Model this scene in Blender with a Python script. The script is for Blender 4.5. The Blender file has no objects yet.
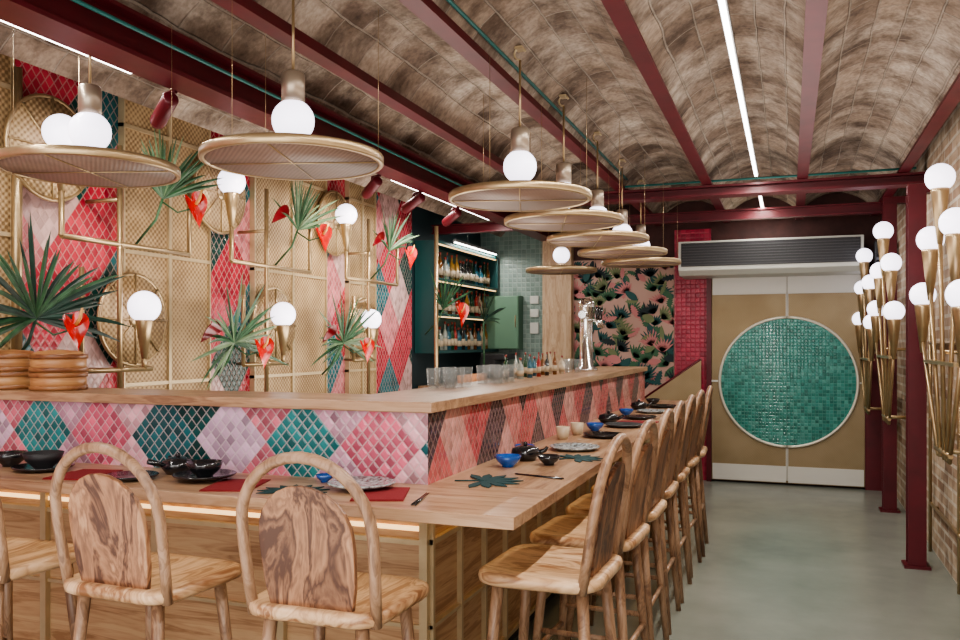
import bpy, math, random
from mathutils import Vector, Matrix
random.seed(7)
SC=bpy.context.scene
COL=SC.collection
pi=math.pi
try: SC.view_settings.look='AgX - Medium High Contrast'
except Exception: pass

# ---------------------------------------------------------------- geometry
class G:
    def __init__(s): s.v=[];s.f=[];s.m=[];s.s=[]
    def add(s,vs,fs,m=0,sm=False):
        o=len(s.v); s.v+= [tuple(x) for x in vs]
        for f in fs: s.f.append([i+o for i in f]); s.m.append(m); s.s.append(sm)
        return s
    def box(s,x0,x1,y0,y1,z0,z1,m=0):
        vs=[(x0,y0,z0),(x1,y0,z0),(x1,y1,z0),(x0,y1,z0),(x0,y0,z1),(x1,y0,z1),(x1,y1,z1),(x0,y1,z1)]
        return s.add(vs,[(0,3,2,1),(4,5,6,7),(0,1,5,4),(1,2,6,5),(2,3,7,6),(3,0,4,7)],m)
    def tube(s,pts,r,n=10,closed=False,m=0,sm=True):
        P=[Vector(p) for p in pts]; k=len(P)
        R=r if isinstance(r,(list,tuple)) else [r]*k
        T=[]
        for i in range(k):
            if closed: t=P[(i+1)%k]-P[i-1]
            else: t=P[min(i+1,k-1)]-P[max(i-1,0)]
            T.append(t.normalized())
        a=Vector((0,0,1)) if abs(T[0].z)<.9 else Vector((1,0,0))
        nrm=(a-T[0]*a.dot(T[0])).normalized(); vs=[]
        for i in range(k):
            nrm=(nrm-T[i]*nrm.dot(T[i])).normalized(); b=T[i].cross(nrm)
            for j in range(n):
                an=2*pi*j/n; vs.append(P[i]+(nrm*math.cos(an)+b*math.sin(an))*R[i])
        fs=[]
        for i in range(k if closed else k-1):
            i2=(i+1)%k
            for j in range(n):
                j2=(j+1)%n; fs.append((i*n+j,i*n+j2,i2*n+j2,i2*n+j))
        s.add(vs,fs,m,sm)
        if not closed:
            o=len(s.v)-k*n
            s.f.append([o+j for j in range(n)][::-1]); s.m.append(m); s.s.append(False)
            s.f.append([o+(k-1)*n+j for j in range(n)]); s.m.append(m); s.s.append(False)
        return s
    def lathe(s,prof,n=24,c=(0,0,0),m=0,sm=True,M=None,cap=True):
        vs=[];fs=[];k=len(prof)
        for r,z in prof:
            for j in range(n):
                a=2*pi*j/n; p=Vector((r*math.cos(a),r*math.sin(a),z))
                if M is not None: p=M@p
                vs.append(p+Vector(c))
        for i in range(k-1):
            for j in range(n):
                j2=(j+1)%n; fs.append((i*n+j,i*n+j2,(i+1)*n+j2,(i+1)*n+j))
        if cap and prof[0][0]>1e-5: fs.append(tuple(range(n))[::-1])
        if cap and prof[-1][0]>1e-5: fs.append(tuple((k-1)*n+j for j in range(n)))
        return s.add(vs,fs,m,sm)
    def sphere(s,c,r,n=24,m=0):
        k=n//2
        return s.lathe([(max(1e-6,r*math.sin(pi*i/k)),-r*math.cos(pi*i/k)) for i in range(k+1)],n,c,m,True)
    def prism(s,pts,fn,t,m=0):
        n=len(pts); vs=[fn(a,b,0) for a,b in pts]+[fn(a,b,t) for a,b in pts]
        fs=[tuple(range(n))[::-1],tuple(range(n,2*n))]+[(i,(i+1)%n,n+(i+1)%n,n+i) for i in range(n)]
        return s.add(vs,fs,m)

def mk(name,g,mats,parent=None,loc=None,rot=None,bevel=0,recalc=True):
    me=bpy.data.meshes.new(name); me.from_pydata(g.v,[],g.f)
    if not isinstance(mats,(list,tuple)): mats=[mats]
    for mm in mats: me.materials.append(mm)
    me.polygons.foreach_set('material_index',g.m); me.polygons.foreach_set('use_smooth',g.s)
    if recalc:
        import bmesh
        b=bmesh.new(); b.from_mesh(me); bmesh.ops.remove_doubles(b,verts=b.verts,dist=1e-6)
        bmesh.ops.recalc_face_normals(b,faces=b.faces); b.to_mesh(me); b.free()
    me.update()
    o=bpy.data.objects.new(name,me); COL.objects.link(o)
    if parent: o.parent=parent
    if loc: o.location=loc
    if rot: o.rotation_euler=rot
    if bevel:
        md=o.modifiers.new('bevel','BEVEL'); md.width=bevel; md.segments=2; md.limit_method='ANGLE'
    return o
def empty(name,loc=(0,0,0),rot=(0,0,0)):
    o=bpy.data.objects.new(name,None); o.empty_display_size=.1; COL.objects.link(o)
    o.location=loc; o.rotation_euler=rot; return o
def tag(o,label,cat,group=None):
    o['label']=label; o['category']=cat
    if group: o['group']=group
    return o
def struct(o,label=None):
    o['kind']='structure'
    if label: o['label']=label
    return o
def dup(o,loc=None,rotz=None,label=None,parent=None,scale=None):
    c=o.copy(); COL.objects.link(c)
    if parent: c.parent=parent
    else:
        if loc is not None: c.location=loc
        if rotz is not None: c.rotation_euler=(o.rotation_euler[0],o.rotation_euler[1],rotz)
        if scale: c.scale=(scale,)*3
    if label: c['label']=label
    for k in list(o.children): dup(k,parent=c)
    return c

# ---------------------------------------------------------------- materials
def base(name):
    m=bpy.data.materials.new(name); m.use_nodes=True; nt=m.node_tree
    return m,nt,nt.nodes['Principled BSDF']
def N(nt,t,**kw):
    n=nt.nodes.new(t)
    for k,v in kw.items(): setattr(n,k,v)
    return n
def mth(nt,op,a,b=None,c=None):
    n=N(nt,'ShaderNodeMath',operation=op)
    for i,x in enumerate((a,b,c)):
        if x is None: continue
        if isinstance(x,(int,float)): n.inputs[i].default_value=x
        else: nt.links.new(x,n.inputs[i])
    return n.outputs[0]
def ramp(nt,fac,stops,const=False):
    r=N(nt,'ShaderNodeValToRGB'); nt.links.new(fac,r.inputs[0]); cr=r.color_ramp
    if const: cr.interpolation='CONSTANT'
    while len(cr.elements)<len(stops): cr.elements.new(.5)
    for e,(p,c) in zip(cr.elements,stops): e.position=p; e.color=(*c,1)
    return r.outputs[0]
def mix(nt,fac,a,b,mode='MIX'):
    n=N(nt,'ShaderNodeMix',data_type='RGBA',blend_type=mode)
    for i,x in ((0,fac),(6,a),(7,b)):
        if isinstance(x,(int,float)): n.inputs[i].default_value=x
        elif isinstance(x,tuple): n.inputs[i].default_value=(*x,1)
        else: nt.links.new(x,n.inputs[i])
    return n.outputs[2]
def bump(nt,p,h,st=.3,d=.01):
    b=N(nt,'ShaderNodeBump'); b.inputs['Strength'].default_value=st; b.inputs['Distance'].default_value=d
    nt.links.new(h,b.inputs['Height']); nt.links.new(b.outputs[0],p.inputs['Normal'])
def objco(nt): return N(nt,'ShaderNodeTexCoord').outputs['Object']
def Mt(name,col,rough=.5,metal=0,noise=0,ns=8,bmp=0,es=0,trans=0,coat=0,alpha=1):
    m,nt,p=base(name)
    p.inputs['Base Color'].default_value=(*col,1); p.inputs['Roughness'].default_value=rough
    p.inputs['Metallic'].default_value=metal; p.inputs['Transmission Weight'].default_value=trans
    p.inputs['Coat Weight'].default_value=coat; p.inputs['Alpha'].default_value=alpha
    if es: p.inputs['Emission Color'].default_value=(*col,1); p.inputs['Emission Strength'].default_value=es
    n=N(nt,'ShaderNodeTexNoise'); n.inputs['Scale'].default_value=ns; n.inputs['Detail'].default_value=4
    nt.links.new(objco(nt),n.inputs['Vector'])
    if noise:
        c=ramp(nt,n.outputs[0],[(.3,tuple(x*(1-noise) for x in col)),(.7,tuple(min(1,x*(1+noise)) for x in col))])
        nt.links.new(c,p.inputs['Base Color'])
    if bmp: bump(nt,p,n.outputs[0],bmp)
    return m
def wood(name,c1,c2,c3,sc=(3,3,3),rough=.42,str_=1.0,lo=.36,hi=.62,det=5):
    m,nt,p=base(name)
    mp=N(nt,'ShaderNodeMapping'); mp.inputs['Scale'].default_value=sc
    nt.links.new(objco(nt),mp.inputs[0])
    oi=N(nt,'ShaderNodeObjectInfo'); r=mth(nt,'MULTIPLY',oi.outputs['Random'],17.)
    cb=N(nt,'ShaderNodeCombineXYZ'); 
    for i in range(3): nt.links.new(r,cb.inputs[i])
    nt.links.new(cb.outputs[0],mp.inputs['Location'])
    n=N(nt,'ShaderNodeTexNoise'); n.inputs['Scale'].default_value=1.5; n.inputs['Detail'].default_value=det; n.inputs['Distortion'].default_value=1.0*str_; n.inputs['Roughness'].default_value=.5
    nt.links.new(mp.outputs[0],n.inputs['Vector'])
    w=N(nt,'ShaderNodeTexNoise'); w.inputs['Scale'].default_value=9; w.inputs['Detail'].default_value=3
    nt.links.new(mp.outputs[0],w.inputs['Vector'])
    ring=mth(nt,'PINGPONG',mth(nt,'MULTIPLY',n.outputs[0],9.0),.5)
    f=mth(nt,'ADD',mth(nt,'ADD',mth(nt,'MULTIPLY',n.outputs[0],.72),mth(nt,'MULTIPLY',w.outputs[0],.14)),mth(nt,'MULTIPLY',ring,.28))
    c=ramp(nt,f,[(lo,c1),((lo+hi)/2,c2),(hi,c3)])
    nt.links.new(c,p.inputs['Base Color']); p.inputs['Roughness'].default_value=rough
    bump(nt,p,f,.08,.003)
    return m
def tiles(name,W,H,n,pal,grout,rough=.12,diamond=True,gw=.07,var=.25,bst=.6,k1=3,k2=5,off=(0,0)):
    m,nt,p=base(name)
    sp=N(nt,'ShaderNodeSeparateXYZ'); nt.links.new(objco(nt),sp.inputs[0])
    s=mth(nt,'ADD',mth(nt,'DIVIDE',mth(nt,'ADD',sp.outputs[0],sp.outputs[1]),W),off[0]); z=mth(nt,'ADD',mth(nt,'DIVIDE',sp.outputs[2],H),off[1])
    if diamond: a=mth(nt,'ADD',s,z); b=mth(nt,'SUBTRACT',s,z)
    else: a,b=s,z
    def cell(k,off=0):
        cb=N(nt,'ShaderNodeCombineXYZ')
        nt.links.new(mth(nt,'FLOOR',mth(nt,'MULTIPLY',a,k)),cb.inputs[0]); nt.links.new(mth(nt,'FLOOR',mth(nt,'MULTIPLY',b,k)),cb.inputs[1])
        cb.inputs[2].default_value=off
        w=N(nt,'ShaderNodeTexWhiteNoise',noise_dimensions='3D'); nt.links.new(cb.outputs[0],w.inputs['Vector']); return w.outputs['Value']
    L=len(pal); stops=[(i/L,c) for i,c in enumerate(pal)]
    if diamond:
        idx=mth(nt,'ADD',mth(nt,'MULTIPLY',mth(nt,'FLOOR',a),float(k1)),mth(nt,'MULTIPLY',mth(nt,'FLOOR',b),float(k2)))
        f=mth(nt,'FRACT',mth(nt,'DIVIDE',mth(nt,'ADD',idx,.5+L*40),float(L)))
        c=ramp(nt,f,stops,True)
    else: c=ramp(nt,cell(1.0,off=3.3),stops,True)
    v=mth(nt,'ADD',mth(nt,'MULTIPLY',cell(n,off=1.7),var*2),1-var)
    cc=N(nt,'ShaderNodeCombineXYZ')
    for i in range(3): nt.links.new(v,cc.inputs[i])
    c=mix(nt,1.0,c,cc.outputs[0],'MULTIPLY')
    da=mth(nt,'PINGPONG',mth(nt,'MULTIPLY',a,n),.5); db=mth(nt,'PINGPONG',mth(nt,'MULTIPLY',b,n),.5)
    d=mth(nt,'MINIMUM',da,db)
    g=mth(nt,'LESS_THAN',d,gw)
    gc=mix(nt,.5,c,grout)
    c=mix(nt,g,c,gc); nt.links.new(c,p.inputs['Base Color'])
    nt.links.new(mth(nt,'ADD',mth(nt,'MULTIPLY',g,.5),rough),p.inputs['Roughness'])
    h=mth(nt,'MINIMUM',mth(nt,'MULTIPLY',d,4.0),1.0)
    h=mth(nt,'ADD',h,mth(nt,'MULTIPLY',cell(n,off=9.1),.25))
    bump(nt,p,h,bst,.003)
    return m

gold=Mt('brushed_gold',(.42,.31,.18),.32,.75,.08,20)
gold_lt=Mt('pale_gold',(.52,.41,.26),.4,.35,.06,20)
red_st=Mt('oxblood_steel',(.095,.005,.011),.42,.1,.2,6,.05)
teal_p=Mt('teal_conduit',(.015,.13,.12),.4)
globe_m=Mt('globe_glass',(.91,.87,1.0),.3,es=2.4)
led_m=Mt('led_diffuser',(1,.95,.9),.3,es=9)
warm_m=Mt('warm_led',(1,.66,.3),.3,es=5)
glow_m=Mt('warm_glow_soft',(1,.66,.32),.3,es=1.7)
chairwood=wood('olive_wood',(.075,.028,.014),(.3,.15,.08),(.46,.27,.155),(5,5,1.6),.42,1.2,.40,.68)
seatwood=wood('olive_wood_seat',(.24,.11,.05),(.52,.33,.19),(.66,.46,.29),(6,1.6,4),.33,1.0,.38,.64)
hoopwood=wood('bent_beech',(.15,.08,.048),(.27,.16,.095),(.36,.23,.15),(9,9,3),.4)
oak_top=wood('oak_worktop',(.22,.12,.07),(.36,.22,.13),(.44,.29,.185),(1.0,12,12),.32,.6)
oak_topy=wood('oak_worktop_long',(.22,.12,.07),(.36,.22,.13),(.44,.29,.185),(12,1.0,12),.32,.6)
oak_pan=wood('oak_panel',(.3,.16,.08),(.46,.28,.155),(.53,.35,.2),(.9,.9,12),.45,.6)
white=Mt('white_paint',(.66,.65,.6),.4)
black=Mt('black_glaze',(.01,.011,.014),.15,coat=.6)
char_=Mt('charcoal',(.02,.02,.023),.5)
navy=Mt('navy_shelf',(.012,.028,.035),.45)
blue_g=Mt('cobalt_glaze',(.005,.07,.3),.12,coat=.8,noise=.4,ns=30)
redcloth=Mt('red_linen',(.2,.01,.014),.8,bmp=.2,ns=200)
chrome=Mt('chrome',(.7,.7,.68),.15,1)
glass=Mt('clear_glass',(.35,.38,.38),.04,alpha=.18,coat=.5)

def cane(name,c1,c2,sc=90,metal=.15,bs=.25,am=.22):
    m,nt,p=base(name)
    sp=N(nt,'ShaderNodeSeparateXYZ'); nt.links.new(objco(nt),sp.inputs[0])
    a=mth(nt,'SINE',mth(nt,'MULTIPLY',mth(nt,'ADD',sp.outputs[0],sp.outputs[1]),sc*6)); b=mth(nt,'SINE',mth(nt,'MULTIPLY',sp.outputs[2],sc*6))
    h=mth(nt,'MULTIPLY',a,b)
    n=N(nt,'ShaderNodeTexNoise'); n.inputs['Scale'].default_value=3; nt.links.new(objco(nt),n.inputs['Vector'])
    f=mth(nt,'ADD',mth(nt,'MULTIPLY',h,am),n.outputs[0])
    nt.links.new(ramp(nt,f,[(.25,c1),(.75,c2)]),p.inputs['Base Color'])
    p.inputs['Roughness'].default_value=.5; p.inputs['Metallic'].default_value=metal
    bump(nt,p,h,bs,.003); return m
cane_p=cane('woven_cane',(.23,.145,.07),(.54,.39,.225),28,.2,.4,.32)
door_g=cane('gold_mesh_cloth',(.27,.2,.11),(.37,.29,.18),60,.45)
disc_m=cane('taupe_mesh_disc',(.15,.095,.072),(.27,.18,.14),45,.0,.3,.3)

front_pal=[(.5,.11,.17),(.006,.05,.05),(.02,.17,.18),(.56,.3,.35),(.46,.31,.42),(.44,.24,.32),(.008,.085,.1),(.5,.14,.19)]
side_pal=[(.46,.1,.105),(.54,.22,.2),(.06,.036,.046),(.55,.28,.25),(.4,.075,.085),(.08,.05,.062),(.5,.17,.16)]
wall_pal=[(.42,.03,.055),(.01,.05,.045),(.52,.17,.19),(.46,.045,.07),(.018,.11,.13),(.5,.33,.32),(.34,.02,.04)]
t_front=tiles('harlequin_tiles_front',.34,.38,7,front_pal,(.5,.42,.43),off=(.35,.10),var=.45,k1=3,k2=3)
t_side=tiles('harlequin_tiles_side',.27,.34,6,side_pal,(.34,.2,.18),off=(.1,.13),var=.3)
t_wall=tiles('harlequin_tiles_wall',.46,.62,8,wall_pal,(.45,.3,.28),.2,off=(.2,.3),var=.3)
t_pink=tiles('raspberry_tiles',.05,.05,1,[(.36,.016,.05),(.29,.012,.04),(.4,.03,.065)],(.28,.08,.1),.3,False,.06,.12)
t_sage=tiles('sage_tiles',.06,.06,1,[(.2,.28,.25),(.24,.32,.29)],(.4,.46,.42),.3,False,.07,.1)
t_teal=tiles('teal_mosaic',.035,.035,1,[(.02,.18,.145),(.03,.22,.18),(.045,.25,.21),(.018,.15,.12),(.08,.3,.25)],(.12,.32,.28),.15,False,.07,.15)

def ceil_mat():
    m,nt,p=base('vaulted_brick')
    uv=N(nt,'ShaderNodeTexCoord').outputs['UV']
    d=N(nt,'ShaderNodeTexNoise'); d.inputs['Scale'].default_value=3; d.inputs['Detail'].default_value=3; nt.links.new(uv,d.inputs['Vector'])
    dm=mix(nt,.035,uv,d.outputs['Color'])
    b=N(nt,'ShaderNodeTexBrick'); nt.links.new(dm,b.inputs['Vector'])
    b.inputs['Scale'].default_value=1; b.inputs['Brick Width'].default_value=.30; b.inputs['Row Height'].default_value=.15
    b.inputs['Mortar Size'].default_value=.007; b.inputs['Mortar Smooth'].default_value=.6
    b.inputs['Color1'].default_value=(.15,.1,.072,1); b.inputs['Color2'].default_value=(.39,.3,.23,1); b.inputs['Mortar'].default_value=(.34,.28,.23,1)
    n=N(nt,'ShaderNodeTexNoise'); n.inputs['Scale'].default_value=1.8; n.inputs['Detail'].default_value=8; n.inputs['Roughness'].default_value=.65; nt.links.new(uv,n.inputs['Vector'])
    n2=N(nt,'ShaderNodeTexNoise'); n2.inputs['Scale'].default_value=4.5; n2.inputs['Detail'].default_value=6; n2.inputs['Roughness'].default_value=.65; nt.links.new(uv,n2.inputs['Vector'])
    n3=N(nt,'ShaderNodeTexNoise'); n3.inputs['Scale'].default_value=40; n3.inputs['Detail'].default_value=4; nt.links.new(uv,n3.inputs['Vector'])
    wf=ramp(nt,n.outputs[0],[(.44,(0,0,0)),(.66,(.85,.85,.85))])
    c=mix(nt,wf,b.outputs['Color'],(.54,.46,.385))
    df=ramp(nt,n2.outputs[0],[(.36,(.33,.28,.25)),(.56,(1,1,1))])
    c=mix(nt,.9,c,df,'MULTIPLY')
    c=mix(nt,.5,c,ramp(nt,n3.outputs[0],[(.35,(.5,.46,.43)),(.6,(1,1,1))]),'MULTIPLY')
    c=mix(nt,mth(nt,'MULTIPLY',b.outputs['Fac'],.5),c,(.32,.265,.215))
    nt.links.new(c,p.inputs['Base Color']); p.inputs['Roughness'].default_value=.9
    h=mth(nt,'SUBTRACT',mth(nt,'MULTIPLY',n2.outputs[0],1.0),mth(nt,'MULTIPLY',b.outputs['Fac'],.8))
    bump(nt,p,h,.8,.018); return m
def brick_wall():
    m,nt,p=base('old_brick_wall')
    sp=N(nt,'ShaderNodeSeparateXYZ'); nt.links.new(objco(nt),sp.inputs[0])
    cb=N(nt,'ShaderNodeCombineXYZ'); nt.links.new(mth(nt,'ADD',sp.outputs[0],sp.outputs[1]),cb.inputs[0]); nt.links.new(sp.outputs[2],cb.inputs[1])
    b=N(nt,'ShaderNodeTexBrick'); nt.links.new(cb.outputs[0],b.inputs['Vector']); b.inputs['Scale'].default_value=1
    b.inputs['Brick Width'].default_value=.3; b.inputs['Row Height'].default_value=.08; b.inputs['Mortar Size'].default_value=.012
    b.inputs['Color1'].default_value=(.36,.24,.16,1); b.inputs['Color2'].default_value=(.6,.48,.35,1); b.inputs['Mortar'].default_value=(.62,.55,.45,1)
    n=N(nt,'ShaderNodeTexNoise'); n.inputs['Scale'].default_value=7; n.inputs['Detail'].default_value=8; nt.links.new(objco(nt),n.inputs['Vector'])
    c=mix(nt,.7,b.outputs['Color'],ramp(nt,n.outputs[0],[(.35,(.45,.37,.32)),(.6,(1,1,1))]),'MULTIPLY')
    nt.links.new(c,p.inputs['Base Color']); p.inputs['Roughness'].default_value=.85
    bump(nt,p,mth(nt,'SUBTRACT',n.outputs[0],b.outputs['Fac']),1.0,.02); return m
def floor_mat():
    m,nt,p=base('polished_microcement')
    n=N(nt,'ShaderNodeTexNoise'); n.inputs['Scale'].default_value=1.3; n.inputs['Detail'].default_value=9; n.inputs['Roughness'].default_value=.6; nt.links.new(objco(nt),n.inputs['Vector'])
    nt.links.new(ramp(nt,n.outputs[0],[(.3,(.17,.19,.165)),(.7,(.26,.28,.245))]),p.inputs['Base Color'])
    p.inputs['Roughness'].default_value=.25; bump(nt,p,n.outputs[0],.05,.01); return m

# ================================================================= STRUCTURE
Yb=9.5
struct(mk('floor',G().box(-4.2,1.3,-1.5,10.6,-.1,0),floor_mat()),'grey-green polished microcement floor')
BX=[-4.24,-3.5,-2.62,-2.02,-1.35,-.63,.10,.82,1.54]
g=G()
K=14; ys=[-1.5+i*.6 for i in range(21)]
for a,b in zip(BX[:-1],BX[1:]):
    w=b-a; prof=[]
    for i in range(K+1):
        tt=i/K; prof.append((a+w*tt,2.87+.2*math.sin(pi*tt)**.75))
    vs=[];fs=[]
    for y in ys:
        for x,z in prof: vs.append((x,y,z))
    for j in range(len(ys)-1):
        for i in range(K): fs.append((j*(K+1)+i,(j+1)*(K+1)+i,(j+1)*(K+1)+i+1,j*(K+1)+i+1))
    g.add(vs,fs,0,True)
ce=mk('ceiling',g,ceil_mat(),recalc=False)
uvl=ce.data.uv_layers.new(name='UVMap')
for lp in ce.data.loops:
    co=ce.data.vertices[lp.vertex_index].co
    uvl.data[lp.index].uv=(co.y, co.x*1.15)
struct(ce,'vaulted old brick ceiling with worn mortar')

struct(mk('wall_left',G().box(-3.9,-3.75,-1.5,8.1,0,3.05),t_wall),'harlequin mosaic tiled wall in pink, coral and green')
struct(mk('wall_recess',G().box(-4.0,-3.78,8.1,10.4,0,3.05),navy))
struct(mk('wall_alcove',G().box(-3.78,-2.6,10.3,10.45,0,3.05),t_sage),'sage green small square tiled wall')
struct(mk('wall_back',G().box(-2.68,1.2,Yb,Yb+.15,0,3.06),Mt('dark_plaster',(.06,.02,.018),.7,noise=.3)),'dark red plaster back wall')
struct(mk('wall_right',G().box(.98,1.15,-1.5,Yb,0,3.05),brick_wall()),'old beige brick wall')
o=mk('trim_1',G().box(-1.19,-.80,Yb-.03,Yb-.001,0,2.75),t_pink); struct(o,'raspberry red small tiled strip of wall')
o=mk('trim_2',G().box(-2.68,-2.34,Yb-.12,Yb-.001,0,2.75),wood('pale_plank',(.35,.22,.13),(.46,.32,.2),(.54,.4,.27),(12,12,1.5),.5)); struct(o,'pale wood clad pillar')

ringm=Mt('ring_cream',(.7,.66,.56),.35,.3)
def leaf(nm,x0,x1,sgn):
    r=mk(nm,G().box(x0,x1,Yb-.07,Yb-.02,.02,2.22),door_g,bevel=.004)
    struct(r,'gold mesh clad door leaf with white top and kick bands')
    mk('kick_band',G().box(x0+.01,x1-.01,Yb-.078,Yb-.068,.03,.2),white,r)
    mk('top_band',G().box(x0+.01,x1-.01,Yb-.078,Yb-.068,2.02,2.2),white,r)
    xm=(-.02); R=.67
    pts=[(xm,1.09-R)]+[(xm+sgn*R*math.sin(pi*i/40),1.09-R*math.cos(pi*i/40)) for i in range(1,40)]+[(xm,1.09+R)]
    mk('mosaic_half_disc',G().prism(pts,lambda a,b,c:(a+sgn*.001,Yb-.095+c,b),.02),t_teal,r)
    mk('ring_trim',G().tube([(xm+sgn*(.003+(R+.01)*math.sin(pi*i/40)),Yb-.09,1.09-(R+.01)*math.cos(pi*i/40)) for i in range(41)],.016,8),ringm,r)
    xe=x1 if sgn>0 else x0
    mk('cross_bar',G().box(min(xe,xm+sgn*R),max(xe,xm+sgn*R),Yb-.08,Yb-.068,1.08,1.1),white,r)
    xa,xb=(xm+.003 if sgn>0 else xm-.012),(xm+.012 if sgn>0 else xm-.003)
    mk('centre_bar',G().box(xa,xb,Yb-.085,Yb-.068,.05,1.09-R).box(xa,xb,Yb-.085,Yb-.068,1.09+R,2.2),white,r)
leaf('door_1',-.79,-.021,-1); leaf('door_2',-.019,.73,1)
g=G().box(-.84,-.79,Yb-.1,Yb,0,2.3).box(.73,.98,Yb-.1,Yb,0,2.3).box(-.84,.98,Yb-.1,Yb,2.23,2.3); struct(mk('trim_3',g,red_st),'oxblood red door surround')

def ibeam(x,w=.08,zb=2.8,y0=-1.5,y1=9.45,t=.014):
    g=G().box(x-w/2,x+w/2,y0,y1,zb,zb+t).box(x-.012,x+.012,y0,y1,zb+t,2.868)
    return tag(mk('ceiling_beam',g,red_st),'oxblood red steel beam carrying the brick vaults','beam','vault beams')
for x in (-2.02,-1.35,-.63,.10,.82): ibeam(x)
tag(mk('girder',G().box(-2.7,-2.52,-1.5,9.45,2.68,2.7).box(-2.63,-2.59,-1.5,9.45,2.7,2.85).box(-2.7,-2.52,-1.5,9.45,2.85,2.866),red_st),'deep oxblood red steel girder above the bar','girder')
tag(mk('cross_girder',G().box(-2.51,.97,7.12,7.28,2.71,2.73).box(-2.51,.97,7.18,7.22,2.73,2.78).box(-2.51,.97,7.12,7.28,2.78,2.797),red_st),'oxblood red cross girder under the vaults','girder')
def column(x,y,h,lab):
    g=G().box(x-.055,x+.055,y-.06,y-.045,0,h).box(x-.055,x+.055,y+.045,y+.06,0,h).box(x-.01,x+.01,y-.045,y+.045,0,h)
    g.box(x-.08,x+.08,y-.08,y+.08,0,.02).box(x-.055,.979,y-.05,y+.05,h,h+.06)
    return tag(mk('steel_column',g,red_st),lab,'column','wall columns')
column(.80,6.3,2.5,'oxblood red steel column against the brick wall'); column(.84,8.3,2.74,'oxblood red steel column near the door')
tag(mk('dropped_beam',G().box(-3.7,.9,8.5,8.6,2.7,2.715).box(-3.7,.9,8.54,8.56,2.715,2.785).box(-3.7,.9,8.5,8.6,2.785,2.798),red_st),'dark red cross beam near the back of the room','beam')

def conduit(pts,lab,r=.009):
    return tag(mk('conduit_pipe',G().tube(pts,r,8),teal_p),lab,'pipe')
conduit([(-1.285,-1.4,2.88),(-1.285,7.08,2.88)],'thin teal conduit beside the ceiling beam')
conduit([(-2.5,-1.4,2.78),(-2.5,7.05,2.78)],'thin teal conduit beside the girder')
conduit([(-1.3,7.08,2.82),(.9,7.08,2.82)],'thin teal conduit along the cross girder')

housm=Mt('strip_housing',(.2,.2,.2),.5)
def strip(x,y0,y1,z,w=.022,e=16):
    r=empty('led_strip_light',(x,y0,z)); L=y1-y0
    mk('housing',G().box(-w/2-.006,w/2+.006,0,L,.0,.03),housm,r)
    mk('diffuser',G().box(-w/2,w/2,.005,L-.005,-.012,-.0005),led_m,r)
    for k in range(max(1,int(L//2.5))):
        mk('suspension_wire',G().tube([(0,.4+k*2.5,.03),(0,.4+k*2.5,.03+(3.03-z-.03)*.75)],.002,5),chrome,r)
    tag(r,'slim linear LED strip light hung under the vault','light','ceiling strip lights')
    ld=bpy.data.lights.new('strip_lamp','AREA'); ld.shape='RECTANGLE'; ld.size=w; ld.size_y=L; ld.energy=e*L; ld.color=(1,.95,.88)
    lo=bpy.data.objects.new('strip_lamp',ld); COL.objects.link(lo); lo.location=(0,L/2,-.014); lo.parent=r
strip(-.245,-1.2,7.0,2.83); strip(-.245,7.4,9.2,2.83)
strip(-2.95,-.5,3.2,2.8,e=11); strip(-2.95,6.0,8.3,2.8); strip(-3.5,8.7,10.1,2.63,e=8)

# ================================================================= BAR
LX,LY=-.784,2.43
RX,RY=-1.267,2.88
UX,UY=-1.24,2.85
XL=-3.745; YE=7.9
r=empty('bar_counter',(0,0,0))
mk('carcass',G().box(XL,RX,RY,RY+.32,.1,.92).box(RX-.32,RX,RY+.32,YE,.1,.92),oak_pan,r)
mk('plinth',G().box(XL,RX-.04,RY+.04,RY+.3,0,.1).box(RX-.3,RX-.04,RY+.3,YE-.02,0,.1),char_,r)
g=G()
for x in [RX-i*.62 for i in range(5)]: g.box(x-.024,x+.008,RY-.028,RY,.1,.92)
g.box(XL,RX,RY-.02,RY,.745,.765).box(XL,RX,RY-.02,RY,.1,.12).box(XL,RX,RY-.015,RY,.43,.445)
y=RY
while y<YE:
    g.box(RX,RX+.022,y,y+.02,.1,.92); y+=.29
g.box(RX,RX+.02,RY,YE,.745,.765).box(RX,RX+.02,RY,YE,.1,.12).box(RX,RX+.02,RY,YE,.43,.445)
mk('brass_frame',g,gold_lt,r)
mk('underglow_strip',G().box(XL,RX,RY-.06,RY-.03,.915,.928).box(RX+.03,RX+.06,RY-.06,YE,.915,.928).box(XL,RX-.03,RY-.013,RY-.001,.796,.812,1),[warm_m,glow_m],r)  # lower front band glows to imitate ledge light on the panel
tag(r,'oak panelled bar base with brass strip framing and underglow','bar')
def Lslab(name,ox,oy,ix,iy,z0,z1,lab):
    g=G().box(XL,ox-.0,oy,iy,z0,z1,0); g.box(ix,ox,iy,YE,z0,z1,1)
    o=mk(name,g,[oak_top,oak_topy],bevel=.003); return tag(o,lab,'worktop')
Lslab('dining_ledge',LX,LY,RX-.06,RY+.06,.93,.97,'L-shaped oak dining ledge wrapped around the tiled bar')
g=G()
g.box(XL,RX,RY,RY+.1,.9701,1.2399,0); g.box(RX-.1,RX-.0005,RY+.1,YE,.9701,1.2399,1)
g.box(RX-.0004,RX+.0006,RY+.0,YE,.9701,1.2399,1)
tag(mk('tiled_riser',g,[t_front,t_side]),'harlequin tiled upstand of the bar in pinks, teal and charcoal','bar front')
Lslab('upper_worktop',UX,UY,UX-.45,UY+.38,1.24,1.28,'L-shaped oak worktop above the tiled upstand')
g=G().prism([(-1.45,0),(-.86,0),(-.86,1.32),(-1.45,.9)],lambda a,b,c:(a,9.0+c,b),.03)
r=mk('stair_screen',g,door_g); tag(r,'gold mesh screen with sloping dark red top rail','screen')
mk('top_rail',G().tube([(-1.45,9.015,.91),(-.86,9.015,1.33)],.015,8),red_st,r)

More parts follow.
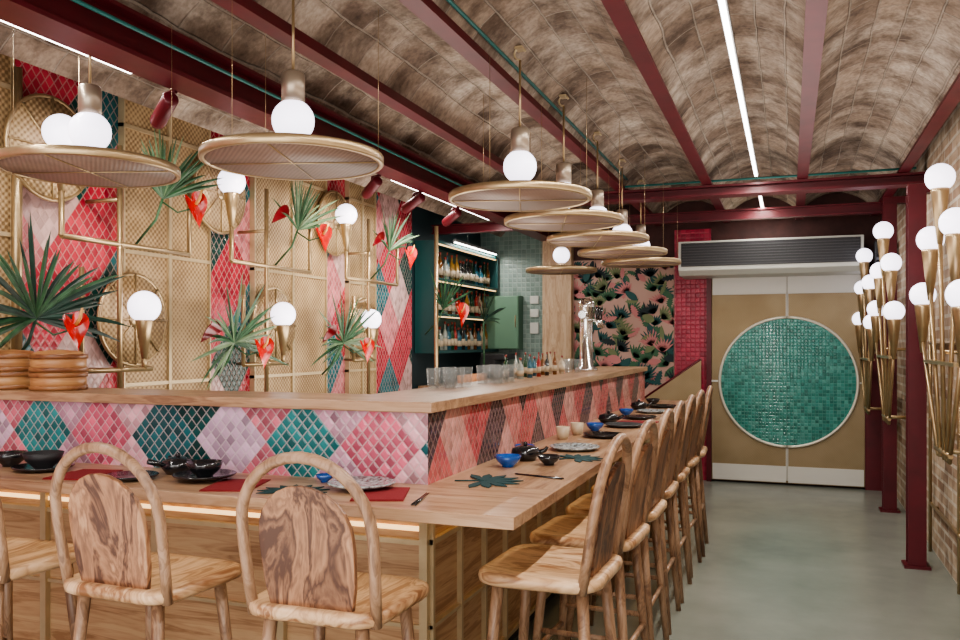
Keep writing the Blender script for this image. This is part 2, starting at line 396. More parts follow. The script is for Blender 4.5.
# ================================================================= CHAIRS
def rsq(w,d,r,n=6,taper=0):
    pts=[]
    for cx,cy,a0 in ((w/2-r,d/2-r,0),(-w/2+r,d/2-r,90),(-w/2+r,-d/2+r,180),(w/2-r,-d/2+r,270)):
        for i in range(n+1):
            a=math.radians(a0+90*i/n); x=cx+r*math.cos(a); y=cy+r*math.sin(a)
            pts.append((x*(1+taper*y/d),y))
    return pts
def chair(loc,rz):
    r=empty('bar_chair',loc,(0,0,rz))
    out=rsq(.47,.43,.09,6,.08); n=len(out); vs=[];fs=[]
    lay=[(.90,.686),(.985,.697),(1.0,.712),(.985,.727),(.93,.733),(.75,.729),(.45,.722),(.12,.721)]
    for s,z in lay:
        for x,y in out: vs.append((x*s,y*s,z))
    for k in range(len(lay)-1):
        for i in range(n): fs.append((k*n+i,k*n+(i+1)%n,(k+1)*n+(i+1)%n,(k+1)*n+i))
    fs.append(tuple(range(n))[::-1]); fs.append(tuple((len(lay)-1)*n+i for i in range(n)))
    mk('seat',G().add(vs,fs,0,True),seatwood,r)
    ly=lambda z:-.165-.075*max(0,(z-.72))/.45
    W=.214
    pts=[(-W*.95,ly(.66)+.005,.69),(-W*.98,ly(.8),.80),(-W,ly(.9),.90),(-W,ly(.95),.955)]
    for i in range(1,14):
        a=pi-pi*i/14; z=.962+W*math.sin(a); pts.append((W*math.cos(a),ly(z),z))
    pts+=[(W,ly(.95),.955),(W,ly(.9),.90),(W*.98,ly(.8),.80),(W*.95,ly(.66)+.005,.69)]
    mk('backrest_hoop',G().tube(pts,.0175,12),hoopwood,r)
    q=.155
    pp=[(-.136,.728),(-.15,.80),(-q,.90),(-q,.935)]
    for i in range(1,12):
        a=pi-pi*i/12; pp.append((q*math.cos(a),.94+.155*math.sin(a)))
    pp+=[(q,.935),(q,.90),(.15,.80),(.136,.728)]
    mk('backrest_panel',G().prism(pp,lambda a,b,c:(a,ly(b)-.009+c+ -.010*(1-(a/.155)**2),b),.02),chairwood,r,bevel=.004)
    for sx in (-1,1):
        for sy in (-1,1):
            mk('leg',G().tube([(sx*.15,sy*.145,.70),(sx*.172,sy*.168,.42),(sx*.205,sy*.205,0.0)],[.021,.019,.014],10),hoopwood,r)
    def at(z,sx,sy):
        k=.205-(.205-.17)*z/.42; return (sx*k,sy*k,z)
    for a,b,z in (((-1,1),(1,1),.26),((-1,-1),(1,-1),.30),((-1,-1),(-1,1),.34),((1,-1),(1,1),.34)):
        mk('stretcher',G().tube([at(z,*a),at(z,*b)],.0115,8),hoopwood,r)
    return tag(r,'olive wood bar chair with bentwood hoop and arched back panel','chair','bar chairs')
c0=chair((-1.31,2.30,0),0.02)
for x,y,rz in ((-2.01,2.28,-.03),(-2.70,2.28,.0)): dup(c0,(x,y,0),rz)
for i,y in enumerate((2.86,3.44,4.02,4.6,5.16,5.72,6.28)):
    dup(c0,(-.775+random.uniform(-.012,.012),y,0),pi/2+random.uniform(-.05,.05))

# ================================================================= PENDANTS
sockm=Mt('nickel_gold',(.38,.31,.24),.35,.7)
PZ=2.217
def pendant(x,y,z=PZ):
    r=empty('pendant_lamp',(x,y,z)); R=.35; ct=2.94-z
    mk('disc_shade',G().lathe([(1e-5,-.010),(R-.018,-.010),(R-.018,.006),(1e-5,.006)],48),disc_m,r)
    mk('rim',G().lathe([(R-.016,-.013),(R,-.013),(R+.004,-.008),(R+.004,.016),(R,.022),(R-.016,.022),(R-.016,-.013)],48,cap=False),gold,r)
    g=G()
    for k in range(2):
        a=pi*k/2+.3; g.tube([(-(R-.02)*math.cos(a),-(R-.02)*math.sin(a),-.012),((R-.02)*math.cos(a),(R-.02)*math.sin(a),-.012)],.003,6)
    mk('cross_brace',g,gold,r)
    mk('globe',G().sphere((0,0,.155),.083,28),globe_m,r)
    mk('globe_stem',G().tube([(0,0,.0),(0,0,.078)],.028,14),gold,r)
    mk('lamp_socket',G().lathe([(1e-5,.22),(.046,.225),(.046,.335),(.038,.345),(.011,.35),(1e-5,.351)],20),sockm,r)
    mk('rod',G().tube([(0,0,.345),(0,0,ct-.04)],.006,8),gold,r)
    mk('ceiling_hook',G().tube([(.03*math.sin(a),0,ct-.01+.03*math.cos(a)) for a in [pi+i*pi*1.4/8 for i in range(9)]],.006,8).box(-.02,.02,-.03,.03,ct+.01,ct+.022),gold_lt,r)
    for k in range(3):
        a=2*pi*k/3+.4; mk('suspension_wire',G().tube([(R*.95*math.cos(a),R*.95*math.sin(a),.0),(R*.95*math.cos(a),R*.95*math.sin(a),.6)],.0011,5),gold,r)
    return tag(r,'gold disc pendant lamp with glowing white globe over the bar','lamp','disc pendant lamps')
p0=pendant(-1.826,2.84)
for x,y in ((-2.71,2.70),(-1.25,3.97),(-1.25,4.83),(-1.25,5.76),(-1.25,6.68),(-1.25,7.58),(-2.12,8.1)): dup(p0,(x,y,PZ))

# ================================================================= LEFT WALL DECOR
def wpanel(y0,y1,lab):
    r=empty('wall_panel',(-3.75,y0,0)); W=y1-y0
    mk('cane_infill',G().box(0.001,.03,0.01,W-.01,0,2.98),cane_p,r)
    g=G()
    n=2
    for i in range(n+1):
        y=W*i/n; g.box(.001,.045,max(0,y-.012),min(W,y+.012),0,2.98)
    for z in (1.25,2.05,2.8): g.box(.001,.042,0,W,z-.011,z+.011)
    mk('gold_frame',g,gold_lt,r); tag(r,lab,'wall panel','cane wall panels')
wpanel(3.95,4.75,'woven gold cane wall panel in slim brass frame')
wpanel(5.25,6.29,'wide woven gold cane wall panel in slim brass frame')
wpanel(6.67,7.2,'narrow woven gold cane wall panel in slim brass frame')
wpanel(2.7,3.2,'woven gold cane wall panel in slim brass frame')

def wdisc(y,z,R=.27):
    r=empty('wall_disc',(-3.67,y,z))
    Mx=Matrix.Rotation(pi/2,3,'Y')
    mk('cane_disc',G().lathe([(1e-5,-.012),(R-.01,-.012),(R-.01,.012),(1e-5,.012)],40,M=Mx),cane_p,r)
    g=G().tube([(0.0,R*math.cos(2*pi*i/40),R*math.sin(2*pi*i/40)) for i in range(40)],.013,8,True)
    for k in range(4):
        a=pi*k/4; c,s=math.cos(a)*R,math.sin(a)*R; g.tube([(.016,-c,-s),(.016,c,s)],.006,6)
    g.lathe([(1e-5,.012),(.05,.012),(.05,.022),(1e-5,.022)],20,M=Mx)
    mk('ring_and_spokes',g,gold,r)
    mk('wall_spacer',G().tube([(-.045,0,0),(-.01,0,0)],.03,10),gold,r)
    return tag(r,'round gold cane wall disc with radial spokes','wall ornament','round wall discs')
for y in (3.39,4.80,6.36): wdisc(y,2.53)
for y in (3.99,5.45,6.88): wdisc(y,1.64)

def sock(g,y,z,x=0):
    g.lathe([(1e-5,-.30),(.016,-.30),(.05,-.085),(.05,-.06),(1e-5,-.06)],16,(x,y,z))
def wlamp(y0,y1):
    r=empty('bracket_lamp',(-3.5,y0,0)); d=y1-y0
    zt=2.58; zl=1.71
    g=G()
    g.tube([(0,0,zt-.28),(0,0,2.06),(0,.0,2.05)],.015,8)
    g.tube([(0,0,2.05),(0,.98,2.05)],.015,8); g.tube([(0,.98,2.05),(0,.98,2.5)],.015,8)
    g.tube([(0,.4,1.0),(0,.4,2.6)],.015,8); g.tube([(0,.13,1.35),(0,d+.06,1.35)],.014,8)
    g.tube([(0,d,1.35),(0,d,zl-.28)],.015,8); g.tube([(0,.13,1.35),(0,.13,1.9)],.014,8)
    for z in (1.35,2.3): g.tube([(-.24,.4,z),(0,.4,z)],.012,8)
    mk('tube_frame',g,gold,r)
    for y,z in ((0,zt),(d,zl)):
        s=G(); sock(s,y,z); mk('lamp_socket',s,gold,r)
        mk('globe',G().sphere((0,y,z),.092,28),globe_m,r)
    tag(r,'brass tube wall lamp with two glowing white globes','lamp','brass globe wall lamps')
wlamp(3.3,3.89); wlamp(4.7,5.31); wlamp(6.25,6.7)

leafA=Mt('palm_green',(.03,.09,.04),.45,noise=.5,ns=12); leafB=Mt('palm_dark',(.008,.035,.024),.45,noise=.4,ns=12); leafC=Mt('palm_pale',(.13,.2,.11),.5,noise=.3,ns=12)
spathe_m=Mt('anthurium_red',(.5,.008,.006),.22,coat=.5,noise=.3,ns=15); spad_m=Mt('spadix_cream',(.6,.3,.1),.5); dred=Mt('wine_petal',(.16,.004,.01),.3,coat=.4)
def blade(g,o,d,L,w,droop,m=0,k=6):
    d=Vector(d).normalized(); up=Vector((0,0,1)); sd=d.cross(Vector((1,0,.1))).normalized()
    nr=sd.cross(d); vs=[]
    for i in range(k+1):
        t=i/k; p=Vector(o)+d*L*t-up*droop*L*t*t; ww=w*(math.sin(pi*min(1,t*.85+.12))**.8)*(1 if i<k else .05)
        vs+= [p-sd*ww, p+nr*ww*.5, p+sd*ww]
    fs=[]
    for i in range(k): 
        a=i*3; fs+=[(a,a+1,a+4,a+3),(a+1,a+2,a+5,a+4)]
    g.add(vs,fs,m,False)
def spathe(c,s,tilt):
    g=G(); n=28; vs=[]; rings=6
    for k in range(rings+1):
        q=k/rings
        for i in range(n):
            a=2*pi*i/n
            y=math.sin(a)**3; z=(13*math.cos(a)-5*math.cos(2*a)-2*math.cos(3*a)-math.cos(4*a))/15
            z0=.25; f=z0+(z-z0)*q
            vs.append((.55*s*(abs(y)*q)**2-.45*s*max(0,-f)**2+.05*s*q, y*s*q*.72, f*s*1.15))
    fs=[]
    for k in range(rings):
        for i in range(n): fs.append((k*n+i,k*n+(i+1)%n,(k+1)*n+(i+1)%n,(k+1)*n+i))
    R=Matrix.Rotation(tilt,3,'X')@Matrix.Rotation(-.3,3,'Y')@Matrix.Rotation(-.35,3,'Z')
    g.add([R@Vector(v)+Vector(c) for v in vs],fs,0,True); return g
def palm(loc,n=20,L=.42,a0=-110,a1=110,mats=(leafA,leafB),lab='fan palm fronds with a red anthurium flower',seed=1,flower=True,petal=True,fs=.1,stem=0):
    rnd=random.Random(seed)
    r=empty('flower_arrangement',loc)
    g=G()
    for i in range(n):
        a=math.radians(a0+(a1-a0)*i/(n-1)+rnd.uniform(-5,5)); l=L*rnd.uniform(.75,1.1)
        g2=Vector((rnd.uniform(-.05,.45),math.sin(a),math.cos(a)))
        blade(g,(0,0,0),g2,l,.0105*L/.4,rnd.uniform(.02,.25),rnd.choice((0,0,1)))
    if stem: g.tube([(0,0,-stem),(0,0,0)],.012,8)
    else: g.tube([(-.2,0,-.26),(-.05,0,-.12),(0,0,0)],.008,6,m=0)
    mk('palm_leaf',g,list(mats),r,recalc=False)
    if flower:
        mk('anthurium_spathe',spathe((.16,.08,-.05),fs,rnd.uniform(.1,.5)),spathe_m,r,recalc=False)
        mk('spadix',G().tube([(.17,.08,-.03),(.2,.075,.0),(.22,.07,.05)],[.01,.009,.005],8),spad_m,r)
        mk('flower_stem',G().tube([(0,0,-.02),(.08,.03,-.08),(.16,.08,-.05)],.005,6),leafA,r)
    if petal:
        pts=[(0,0)]+[(.105*math.cos(a),.105*math.sin(a)) for a in [math.radians(20+i*15) for i in range(13)]]
        mk('wine_red_petal',G().prism(pts,lambda a,b,c:(.02+c+b*.3,-.26+a*.8+b*.2,.04+b),.006),dred,r)
    return tag(r,lab,'plant','palm and anthurium arrangements')
palm((-3.45,3.1,1.62),38,.52,-112,102,(leafB,leafA),'dark spiky fan palm with a red anthurium flower',seed=2,fs=.085,petal=False)
for i,y in enumerate((4.62,6.06)):
    palm((-3.42,y,1.5),34,.46,-120,105,(leafA,leafC),'green fan palm fronds with a red anthurium flower',seed=i+3,fs=.095)
for i,y in enumerate((3.95,5.38,6.9)):
    palm((-3.42,y,2.34),28,.46,-66,70,(leafA,leafC),'upright pale palm fronds with a red anthurium flower',seed=i+12,fs=.095)
palm((-3.36,8.02,1.85),18,.5,-60,60,seed=31,petal=False,fs=.12); palm((-3.3,9.1,1.75),20,.45,-80,80,seed=33,flower=False,petal=False,lab='fan palm fronds on a stem beside the bar shelves',stem=.71)
tag(mk('brass_pole',G().tube([(-3.4,7.94,0),(-3.4,7.94,2.7)],.022,12),gold),'slim brass pole at the end of the tiled wall','pole')
tag(mk('brass_pole',G().tube([(-3.69,3.2,1.28),(-3.69,3.2,2.9)],.026,12),gold),'slim brass pole in front of the tiled wall','pole')

def spot(y,aim):
    r=empty('track_spotlight',(-2.76,y,2.66))
    mk('mount_arm',G().tube([(.065,0,.02),(.0,0,.01),(0,0,-.03)],.012,8),red_st,r)
    M_=Matrix.Rotation(1.15,3,'Y')@Matrix.Rotation(aim,3,'X')
    mk('spot_body',G().lathe([(1e-5,-.12),(.032,-.12),(.038,-.1),(.038,.09),(.03,.1),(1e-5,.1)],18,(0,0,-.06),M=M_),red_st,r)
    d=M_@Vector((0,0,-1))
    ld=bpy.data.lights.new('spot_lamp','SPOT'); ld.energy=30; ld.spot_size=1.3; ld.spot_blend=.8; ld.color=(1,.88,.7); ld.shadow_soft_size=.02
    lo=bpy.data.objects.new('spot_lamp',ld); COL.objects.link(lo); lo.parent=r; lo.location=Vector((0,0,-.06))+d*.13; lo.rotation_euler=d.to_track_quat('-Z','Y').to_euler()
    tag(r,'dark red cylindrical track spotlight under the girder','spotlight','track spotlights')
for y,a in ((3.2,.5),(4.5,.4),(5.3,.6),(6.0,.3),(6.8,.5)): spot(y,a)

# ================================================================= BACK BAR
r=empty('bottle_shelf',(-3.77,8.25,0))
g=G()
for z in (1.42,1.82,2.2,2.6): g.box(0,.26,0,1.95,z-.03,z)
g.box(0,.26,-.03,0,1.39,2.6).box(0,.26,1.95,1.98,1.39,2.6).box(0,.02,0,1.95,1.39,2.6)
mk('shelf_boards',g,Mt('teal_shelf',(.01,.06,.06),.4),r); tag(r,'dark teal open shelving stocked with bottles','shelf')
g=G()
for z in (1.79,2.17,2.57): g.box(.225,.245,.02,1.93,z-.012,z-.001)
mk('shelf_light',g,glow_m,r)
bcols=[(.01,.05,.02),(.14,.05,.01),(.28,.3,.27),(.015,.015,.015),(.25,.14,.03),(.02,.09,.13),(.25,.02,.015),(.4,.34,.25)]
bm=[Mt('bottle_glass',c,.1,coat=.5) for c in bcols]; lab_m=Mt('bottle_label',(.42,.34,.24),.6); cap_m=Mt('bottle_cap',(.2,.03,.02),.4)
def bottle(kind,mi):
    r,h={0:(.036,.30),1:(.042,.26),2:(.03,.32)}[kind]; b=h*.62
    g=G().lathe([(1e-5,0),(r*.95,0),(r,.008),(r,b*.25)],12,m=0,cap=False).lathe([(r,b*.25),(r*1.02,b*.25),(r*1.02,b*.65),(r,b*.65)],12,m=1,cap=False).lathe([(r,b*.65),(r,b*.92),(r*.7,b*1.08),(r*.34,b*1.2),(r*.32,h-.03)],12,m=0,cap=False).lathe([(r*.32,h-.03),(r*.38,h-.03),(r*.38,h),(1e-5,h)],12,m=2,cap=False)
    return mk('bottle',g,[bm[mi],lab_m,cap_m])
cache={}
bn={0:'dark green',1:'amber',2:'clear',3:'black',4:'golden',5:'blue',6:'red',7:'cream'}
def putb(x,y,z,grp):
    k=(random.randrange(3),random.randrange(8))
    if k in cache: o=dup(cache[k],(x,y,z))
    else: o=bottle(*k); o.location=(x,y,z); cache[k]=o
    tag(o,bn[k[1]]+' glass bottle with a pale label','bottle',grp)
for z in (1.42,1.82,2.2):
    y=8.34
    while y<10.15:
        putb(-3.77+.16+random.uniform(-.02,.02),y,z+.001,'bottles on the shelves'); y+=random.uniform(.095,.12)
r=empty('back_counter',(0,0,0))
mk('cabinet_body',G().box(-3.745,-3.2,8.25,10.25,0,1.0),Mt('sage_cabinet',(.1,.14,.12),.5),r); mk('counter_slab',G().box(-3.745,-3.17,8.25,10.28,1.0,1.04),oak_topy,r)
tag(r,'back bar counter with oak top','counter')
r=empty('wall_cabinet',(0,0,0))
mk('cabinet_body',G().box(-3.7,-3.2,10.12,10.3,1.42,2.1),Mt('green_cab',(.1,.2,.13),.5),r,bevel=.004)
mk('door',G().box(-3.69,-3.21,10.1,10.12,1.43,2.09),Mt('green_cab_door',(.14,.26,.18),.45),r,bevel=.004)
mk('handle',G().tube([(-3.24,10.09,1.7),(-3.24,10.09,1.85)],.006,6),gold,r)
tag(r,'sage green wall cabinet on the tiled wall','cabinet')
for z,h in ((1.62,.14),(1.83,.1),(2.0,.1)):
    r=mk('wall_switch',G().box(-3.1,-2.99,10.27,10.3,z,z+h),white,bevel=.004); tag(r,'small white wall switch on sage tiles','switch','wall switches')

r=empty('beer_tower',(-1.5,6.5,1.28))
mk('tower_column',G().lathe([(1e-5,0),(.09,0),(.09,.02),(.055,.04),(.05,.45),(.065,.5),(.065,.54),(.03,.57),(1e-5,.575)],20),chrome,r)
for dy in (-.09,0,.09):
    mk('tap',G().tube([(.03,dy*.4,.4),(.1,dy,.4),(.12,dy,.34)],.01,8),chrome,r); mk('tap_handle',G().tube([(.1,dy,.41),(.1,dy,.5)],[.008,.013],8),black,r)
mk('cross_head',G().tube([(0,-.14,.44),(0,.14,.44)],.03,12),chrome,r)
tag(r,'chrome beer tower with three black handled taps','beer tap')
def tumbler(x,y,h=.1,rr=.034,grp='tumblers on the bar top'):
    g=G().lathe([(1e-5,0),(rr*.8,0),(rr,h),(rr-.003,h),(rr*.8-.003,.008),(1e-5,.008)],16)
    o=mk('glass_tumbler',g,glass,loc=(x,y,1.28)); tag(o,'clear glass tumbler on the oak bar top','glass',grp); return o
t0=tumbler(-1.6,3.7)
for i,(x,y) in enumerate([(-1.52,3.72),(-1.6,3.8),(-1.52,3.82),(-1.6,3.9),(-1.52,3.93),(-1.55,4.25),(-1.47,4.27),(-1.55,4.35),(-1.47,4.37),(-1.55,4.45),(-1.47,4.48),(-1.55,6.05),(-1.47,6.1),(-1.55,6.15)]): dup(t0,(x,y,1.28))
for i in range(12):
    k=dup(cache[list(cache)[i%len(cache)]],(-1.6+(i%2)*.06,4.8+i*.1,1.28),scale=.5)
    tag(k,'small sauce bottle standing on the bar top','bottle','sauce bottles on the bar')
def cup(x,y,z,m,lab,s=1,grp=None):
    g=G().lathe([(1e-5,0),(.025*s,0),(.034*s,.02*s),(.038*s,.07*s),(.035*s,.07*s),(.03*s,.02*s),(1e-5,.008*s)],18)
    return tag(mk('cup',g,m,loc=(x,y,z)),lab,'cup',grp)
peach=Mt('peach_glaze',(.6,.27,.13),.3)
for i in range(5): cup(-3.3,8.42+i*.15,1.04,peach,'peach glazed ceramic jug on the back counter',1.6,'jugs on the back counter')
r=empty('coffee_machine',(-3.34,9.75,1.04))
mk('machine_body',G().box(-.15,.15,-.25,.25,.04,.12).box(-.15,.03,-.25,.25,.12,.26).box(-.15,.15,-.25,.25,.26,.33),char_,r,bevel=.01)
mk('group_head',G().tube([(.09,0,.27),(.09,0,.2)],.03,12),chrome,r)
mk('foot',G().box(-.13,.13,-.22,.22,0,.04),chrome,r)
tag(r,'black countertop coffee machine','coffee machine')

# ================================================================= WALLPAPER
rnd=random.Random(5)
g=G().box(-2.34,-1.19,Yb-.012,Yb-.001,.0,2.45,0)
def lf(g,cx,cz,L,w,ang,m,off,slits=False):
    pts=[];n=12
    for i in range(n+1):
        t=i/n; hw=w*math.sin(pi*t)**.7*(1-.3*t)
        if slits and 0<i<n and i%2: hw*=.55
        pts.append((hw,t*L))
    for i in range(n-1,0,-1):
        t=i/n; hw=w*math.sin(pi*t)**.7*(1-.3*t)
        if slits and i%2: hw*=.55
        pts.append((-hw,t*L))
    c,s=math.cos(ang),math.sin(ang); q=[]
    for a,b in pts:
        x=cx+a*c-b*s; z=cz+a*s+b*c
        q.append((min(-1.2,max(-2.33,x)),Yb-.013-off,min(2.44,max(.31,z))))
    g.add(q,[tuple(range(len(q)))],m)
for i in range(250):
    cx=rnd.uniform(-2.4,-1.15); cz=rnd.uniform(.4,2.35); m=rnd.choice((1,2,2,3,4,4,5,1))
    if rnd.random()<.5:
        bx=rnd.uniform(-.8,.8)
        for k in range(8): lf(g,cx,cz,rnd.uniform(.11,.19),.015,bx+(k-3.5)*.25,m,i*.00004)
    else: lf(g,cx,cz,rnd.uniform(.12,.22),rnd.uniform(.03,.06),rnd.uniform(-1.6,1.6),m,i*.00004,rnd.random()<.6)
wp=mk('wallpaper_panel',g,[Mt('wp_base',(.48,.31,.26),.7),Mt('wp_teal',(.015,.08,.08),.7),Mt('wp_green',(.045,.13,.07),.7),Mt('wp_black',(.01,.025,.03),.7),Mt('wp_blush',(.5,.2,.2),.7),Mt('wp_olive',(.16,.2,.1),.7)],recalc=False)
tag(wp,'tropical leaf wallpaper in teal, green and blush','wallpaper')

# ================================================================= AIR CONDITIONER
r=empty('air_conditioner',(-.2,9.1,2.2))
mk('housing',G().prism([(0,.0),(-.12,.0),(-.2,.05),(-.2,.35),(.38,.35),(.38,0)],lambda a,b,c:(-.88+c,a,b),1.76),Mt('ac_white',(.5,.5,.45),.4),r,bevel=.006)
mk('front_grille',G().box(-.85,.85,-.212,-.2,.09,.33),char_,r)
g=G()
for i in range(8): g.box(-.84,.84,-.22,-.211,.1+i*.028,.107+i*.028)
mk('louvre',g,Mt('grey_louvre',(.05,.05,.055),.5),r)
tag(r,'long ceiling air conditioning unit with dark louvred grille','air conditioner')
r=empty('loudspeaker',(.83,8.9,2.2)); mk('speaker_box',G().box(-.06,.06,-.08,.08,0,.28),char_,r,bevel=.01); mk('speaker_cone',G().lathe([(1e-5,.0),(.045,0),(.05,.01),(1e-5,.01)],18,(0,-.085,.1),M=Matrix.Rotation(pi/2,3,'X')),black,r)
mk('wall_bracket',G().tube([(.05,0,.14),(.15,0,.14)],.015,8),char_,r)
tag(r,'small black loudspeaker fixed high beside the door','speaker')

# ================================================================= RIGHT WALL LAMPS
def rlamp(y0,lab='brass stem cluster wall lamp with five glowing globes'):
    r=empty('cluster_lamp',(.8,y0,0))
    gl=[(-.03,-.1,2.40),(-.0,-.36,2.12),(-.02,.30,2.11),(-.02,.6,1.80),(.0,-.55,1.74)]
    mk('wall_plate',G().box(.165,.178,-.2,.2,.7,.95).tube([(.0,0,.9),(.17,0,.9)],.014,8).tube([(0,0,1.45),(.175,0,1.45)],.012,8),gold,r)
    base_=[(0,-.05,.86),(0,-.12,.86),(0,.08,.86),(0,.16,.86),(0,-.2,.86)]
    g=G().tube([(0,-.24,.9),(0,.22,.9)],.014,8)
    g.box(-.03,.03,-.5,.5,1.38,1.40)
    for (x,y,z),b in zip(gl,base_): g.tube([b,(x,y,z-.28)],.012,8)
    mk('stems',g,gold,r)
    for x,y,z in gl:
        s=G(); s.lathe([(1e-5,-.36),(.014,-.36),(.046,-.08),(.046,-.055),(1e-5,-.055)],16,(x,y,z)); mk('lamp_socket',s,gold,r)
        mk('globe',G().sphere((x,y,z),.076,24),globe_m,r)
    return tag(r,lab,'lamp','brass cluster wall lamps')
l0=rlamp(5.25); dup(l0,(.74,7.55,0)); dup(l0,(.7,8.85,0),scale=.97)
g=G()
for z in (.35,.95,1.5): g.tube([(.955,5.0,z),(.955,6.8,z)],.012,8)
for y in (5.0,5.7,6.8): g.tube([(.955,y,0),(.955,y,1.9)],.012,8)
for y in (5.2,6.6): g.tube([(.955,y,.35),(.98,y,.35)],.01,6)
tag(mk('brass_rail_frame',g,gold),'brass tube grid frame fixed along the brick wall','wall frame')

# ================================================================= TABLEWARE
Z=.97
pw=Mt('patterned_plate',(.33,.37,.38),.2,noise=.8,ns=60,coat=.5); slate=Mt('grey_glaze',(.06,.065,.07),.3,noise=.4,ns=30); cream=Mt('cream_glaze',(.5,.4,.28),.3); leafT=Mt('teal_felt',(.004,.04,.044),.7)
def plate(x,y,m,lab,R=.12,z=Z):
    g=G().lathe([(1e-5,0),(R*.6,0),(R*.95,.012),(R,.018),(R*.97,.021),(R*.6,.006),(1e-5,.006)],32)
    return tag(mk('plate',g,m,loc=(x,y,z)),lab+' on the oak ledge','plate','plates on the ledge')
def bowl(x,y,m,lab,R=.06,z=Z,mi=None):
    g=G().lathe([(1e-5,0),(R*.45,0),(R*.45,.006),(R*.85,R*.45),(R,R*.85),(R*.95,R*.85),(R*.78,R*.45),(R*.3,.012),(1e-5,.011)],28)
    return tag(mk('bowl',g,m,loc=(x,y,z)),lab if 'on' in lab.split() else lab+' on the oak ledge','bowl','bowls on the ledge')
def napkin(x,y,rz,lab='folded dark red linen napkin under the tableware'):
    g=G().box(-.09,.09,-.13,.13,0,.003).box(-.088,.088,-.128,.05,.003,.006)
    return tag(mk('napkin',g,redcloth,loc=(x,y,Z),rot=(0,0,rz)),lab,'napkin','red napkins')
def mat_leaf(x,y,rz,s=1):
    g=G()
    for k in range(9):
        a=math.radians(-110+27*k); L=.13*s
        pts=[(0,0),(.013*s,.05*s),(.017*s,.09*s),(0,L),(-.015*s,.09*s),(-.012*s,.05*s)]
        c,sn=math.cos(a),math.sin(a)
        g.prism([(px*c-py*sn,px*sn+py*c) for px,py in pts],lambda p,q,t:(p,q,t+.0002*k),.003)
    g.tube([(0,0,.003),(0,-.09*s,.003)],.003,6)
    return tag(mk('leaf_coaster',g,leafT,loc=(x,y,Z+.001),rot=(0,0,rz)),'dark teal palm leaf shaped place mat','place mat','leaf place mats')
def teapot(x,y,rz=0):
    r=empty('teapot',(x,y,Z),(0,0,rz))
    mk('pot_body',G().lathe([(1e-5,0),(.045,0),(.068,.03),(.06,.055),(.03,.066),(1e-5,.068)],24),black,r)
    mk('spout',G().tube([(.055,0,.03),(.09,0,.045),(.1,0,.06)],[.013,.01,.007],8),black,r)
    mk('side_handle',G().tube([(0,.05,.035),(0,.12,.06)],[.01,.012],8),black,r)
    mk('lid_knob',G().sphere((0,0,.075),.01,12),black,r)
    tag(r,'small black glazed teapot with side handle','teapot','teapots')
def sticks(x,y,rz):
    r=empty('chopsticks',(x,y,Z),(0,0,rz))
    for d in (-.006,.006): mk('stick',G().tube([(d,-.11,.0036),(d*.6,.11,.003)],[.0035,.0025],6),black,r)
    tag(r,'pair of black chopsticks on the ledge','chopsticks','chopsticks')
napkin(-1.34,2.64,.35); plate(-1.46,2.72,pw,'grey and white patterned ceramic plate',.125,Z+.0065); sticks(-1.17,2.6,.2)
mat_leaf(-1.66,2.58,.5,1.0); bowl(-1.66,2.8,blue_g,'cobalt blue glazed bowl',.035)
napkin(-1.93,2.62,.3); plate(-2.12,2.68,black,'black glazed plate',.12,Z+.0065); bowl(-2.12,2.68,black,'shallow black glazed bowl on a black plate',.07,Z+.0125); plate(-2.4,2.6,black,'black glazed plate',.1)
teapot(-2.33,2.78,2.6)
napkin(-2.66,2.62,.2); plate(-2.92,2.66,black,'black glazed plate',.12); bowl(-2.92,2.66,char_,'dark charcoal bowl on a black plate',.08,Z+.006); bowl(-3.15,2.7,black,'black glazed bowl',.07)
mat_leaf(-1.1,3.02,-1.2,1.2); bowl(-1.13,3.42,blue_g,'bright cobalt blue glazed bowl',.058); teapot(-1.12,3.64,.4); sticks(-.93,3.2,1.3)
bowl(-.98,3.53,black,'black glazed bowl beside the teapot',.05)
plate(-1.0,4.08,pw,'grey and white patterned ceramic plate',.125); bowl(-1.19,3.85,blue_g,'cobalt blue glazed bowl',.05); mat_leaf(-.92,3.76,-.8)
cup(-1.15,4.75,Z,cream,'cream glazed ceramic cup on the ledge',1,'cups'); plate(-.98,4.68,black,'black glazed plate',.12); bowl(-1.1,5.0,blue_g,'cobalt blue glazed bowl',.055); cup(-1.17,4.5,Z,cream,'cream glazed ceramic cup on the ledge',1,'cups')
plate(-.98,5.3,slate,'dark grey glazed plate',.12); teapot(-1.12,5.5,.2); napkin(-.95,5.62,1.5); plate(-.98,5.9,black,'black glazed plate',.12); bowl(-1.12,6.15,blue_g,'cobalt blue glazed bowl',.055)
plate(-.98,6.45,pw,'grey and white patterned ceramic plate',.12); teapot(-1.12,6.7,.2); plate(-.98,7.0,black,'black glazed plate',.12); bowl(-1.1,7.3,black,'black glazed bowl',.06)

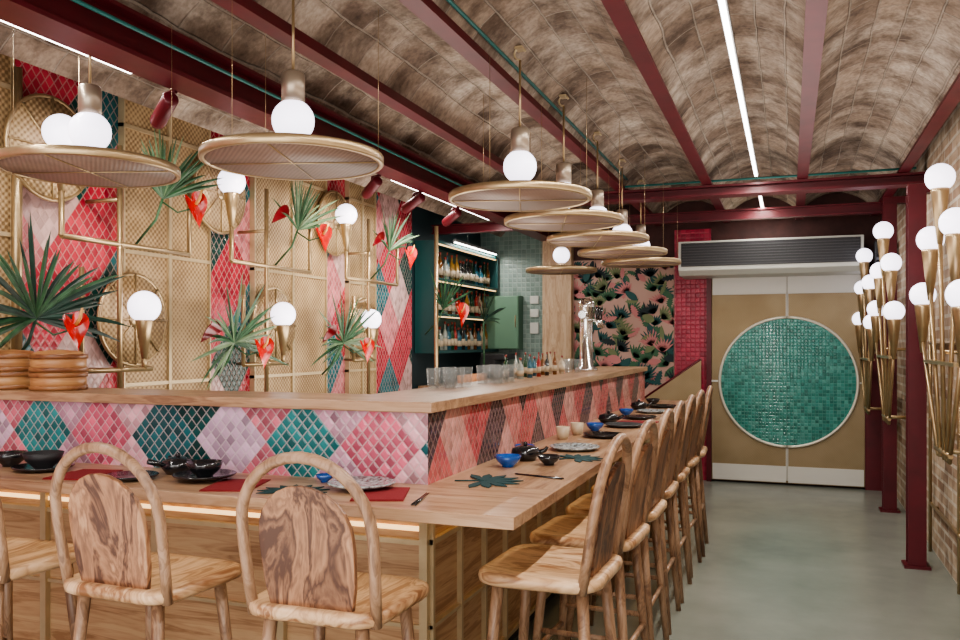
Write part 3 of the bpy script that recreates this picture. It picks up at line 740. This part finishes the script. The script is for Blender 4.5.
bam=wood('bamboo_band',(.24,.1,.035),(.38,.18,.075),(.46,.25,.11),(1,1,14),.4); bam2=wood('bamboo_hoop',(.12,.04,.018),(.21,.085,.035),(.28,.13,.055),(2,2,10),.4)
def steamer(x,y,z,lid=False):
    R=.12; h=.085
    r=empty('bamboo_steamer',(x,y,z))
    mk('basket',G().lathe([(1e-5,0),(R,0),(R,h-.002),(R-.01,h)]+([(R-.03,h+.012),(1e-5,h+.02)] if lid else [(1e-5,h-.01)]),32),bam,r)
    mk('hoop_band',G().lathe([(R,.002),(R+.006,.002),(R+.006,.022),(R,.022)],32,cap=False).lathe([(R,h-.024),(R+.006,h-.024),(R+.006,h-.002),(R,h-.002)],32,cap=False),bam2,r)
    return tag(r,'round bamboo steamer basket stacked on the bar top','steamer','bamboo steamers')
for x in (-3.52,-3.22):
    steamer(x,3.02,1.28); steamer(x,3.02,1.3655,True)

# ================================================================= LIGHTS / WORLD / CAMERA
def area(loc,rot,size,sy,e,col=(1,.95,.9)):  # unseen area light added to brighten the room, no fixture behind it
    ld=bpy.data.lights.new('fill_lamp','AREA'); ld.shape='RECTANGLE'; ld.size=size; ld.size_y=sy; ld.energy=e; ld.color=col
    o=bpy.data.objects.new('fill_lamp',ld); COL.objects.link(o); o.location=loc; o.rotation_euler=rot; return o
area((-1.2,-1.2,1.7),(math.radians(80),0,math.radians(10)),4,1.8,105)
area((.0,4.2,1.75),(pi,0,0),1.0,8,52,(1,.95,.89))
area((-2.4,5.4,1.1),(pi,0,0),1.0,3.5,50,(1,.92,.83))
area((-1.9,.9,.4),(pi,0,0),3.0,1.4,32,(1,.95,.89))
area((-2.3,6.0,1.2),(math.radians(90),0,math.radians(90)),4.5,.5,30,(1,.92,.82))
w=bpy.data.worlds.new('World'); SC.world=w; w.use_nodes=True
w.node_tree.nodes['Background'].inputs[0].default_value=(1,.97,.94,1); w.node_tree.nodes['Background'].inputs[1].default_value=.7
cd=bpy.data.cameras.new('Camera'); cam=bpy.data.objects.new('Camera',cd); COL.objects.link(cam)
cam.location=(0,0,1.5); cam.rotation_euler=(pi/2,0,math.radians(20.2)); cd.lens=31.5; cd.sensor_width=36; cd.shift_y=.024
cd.clip_start=.05; SC.camera=cam
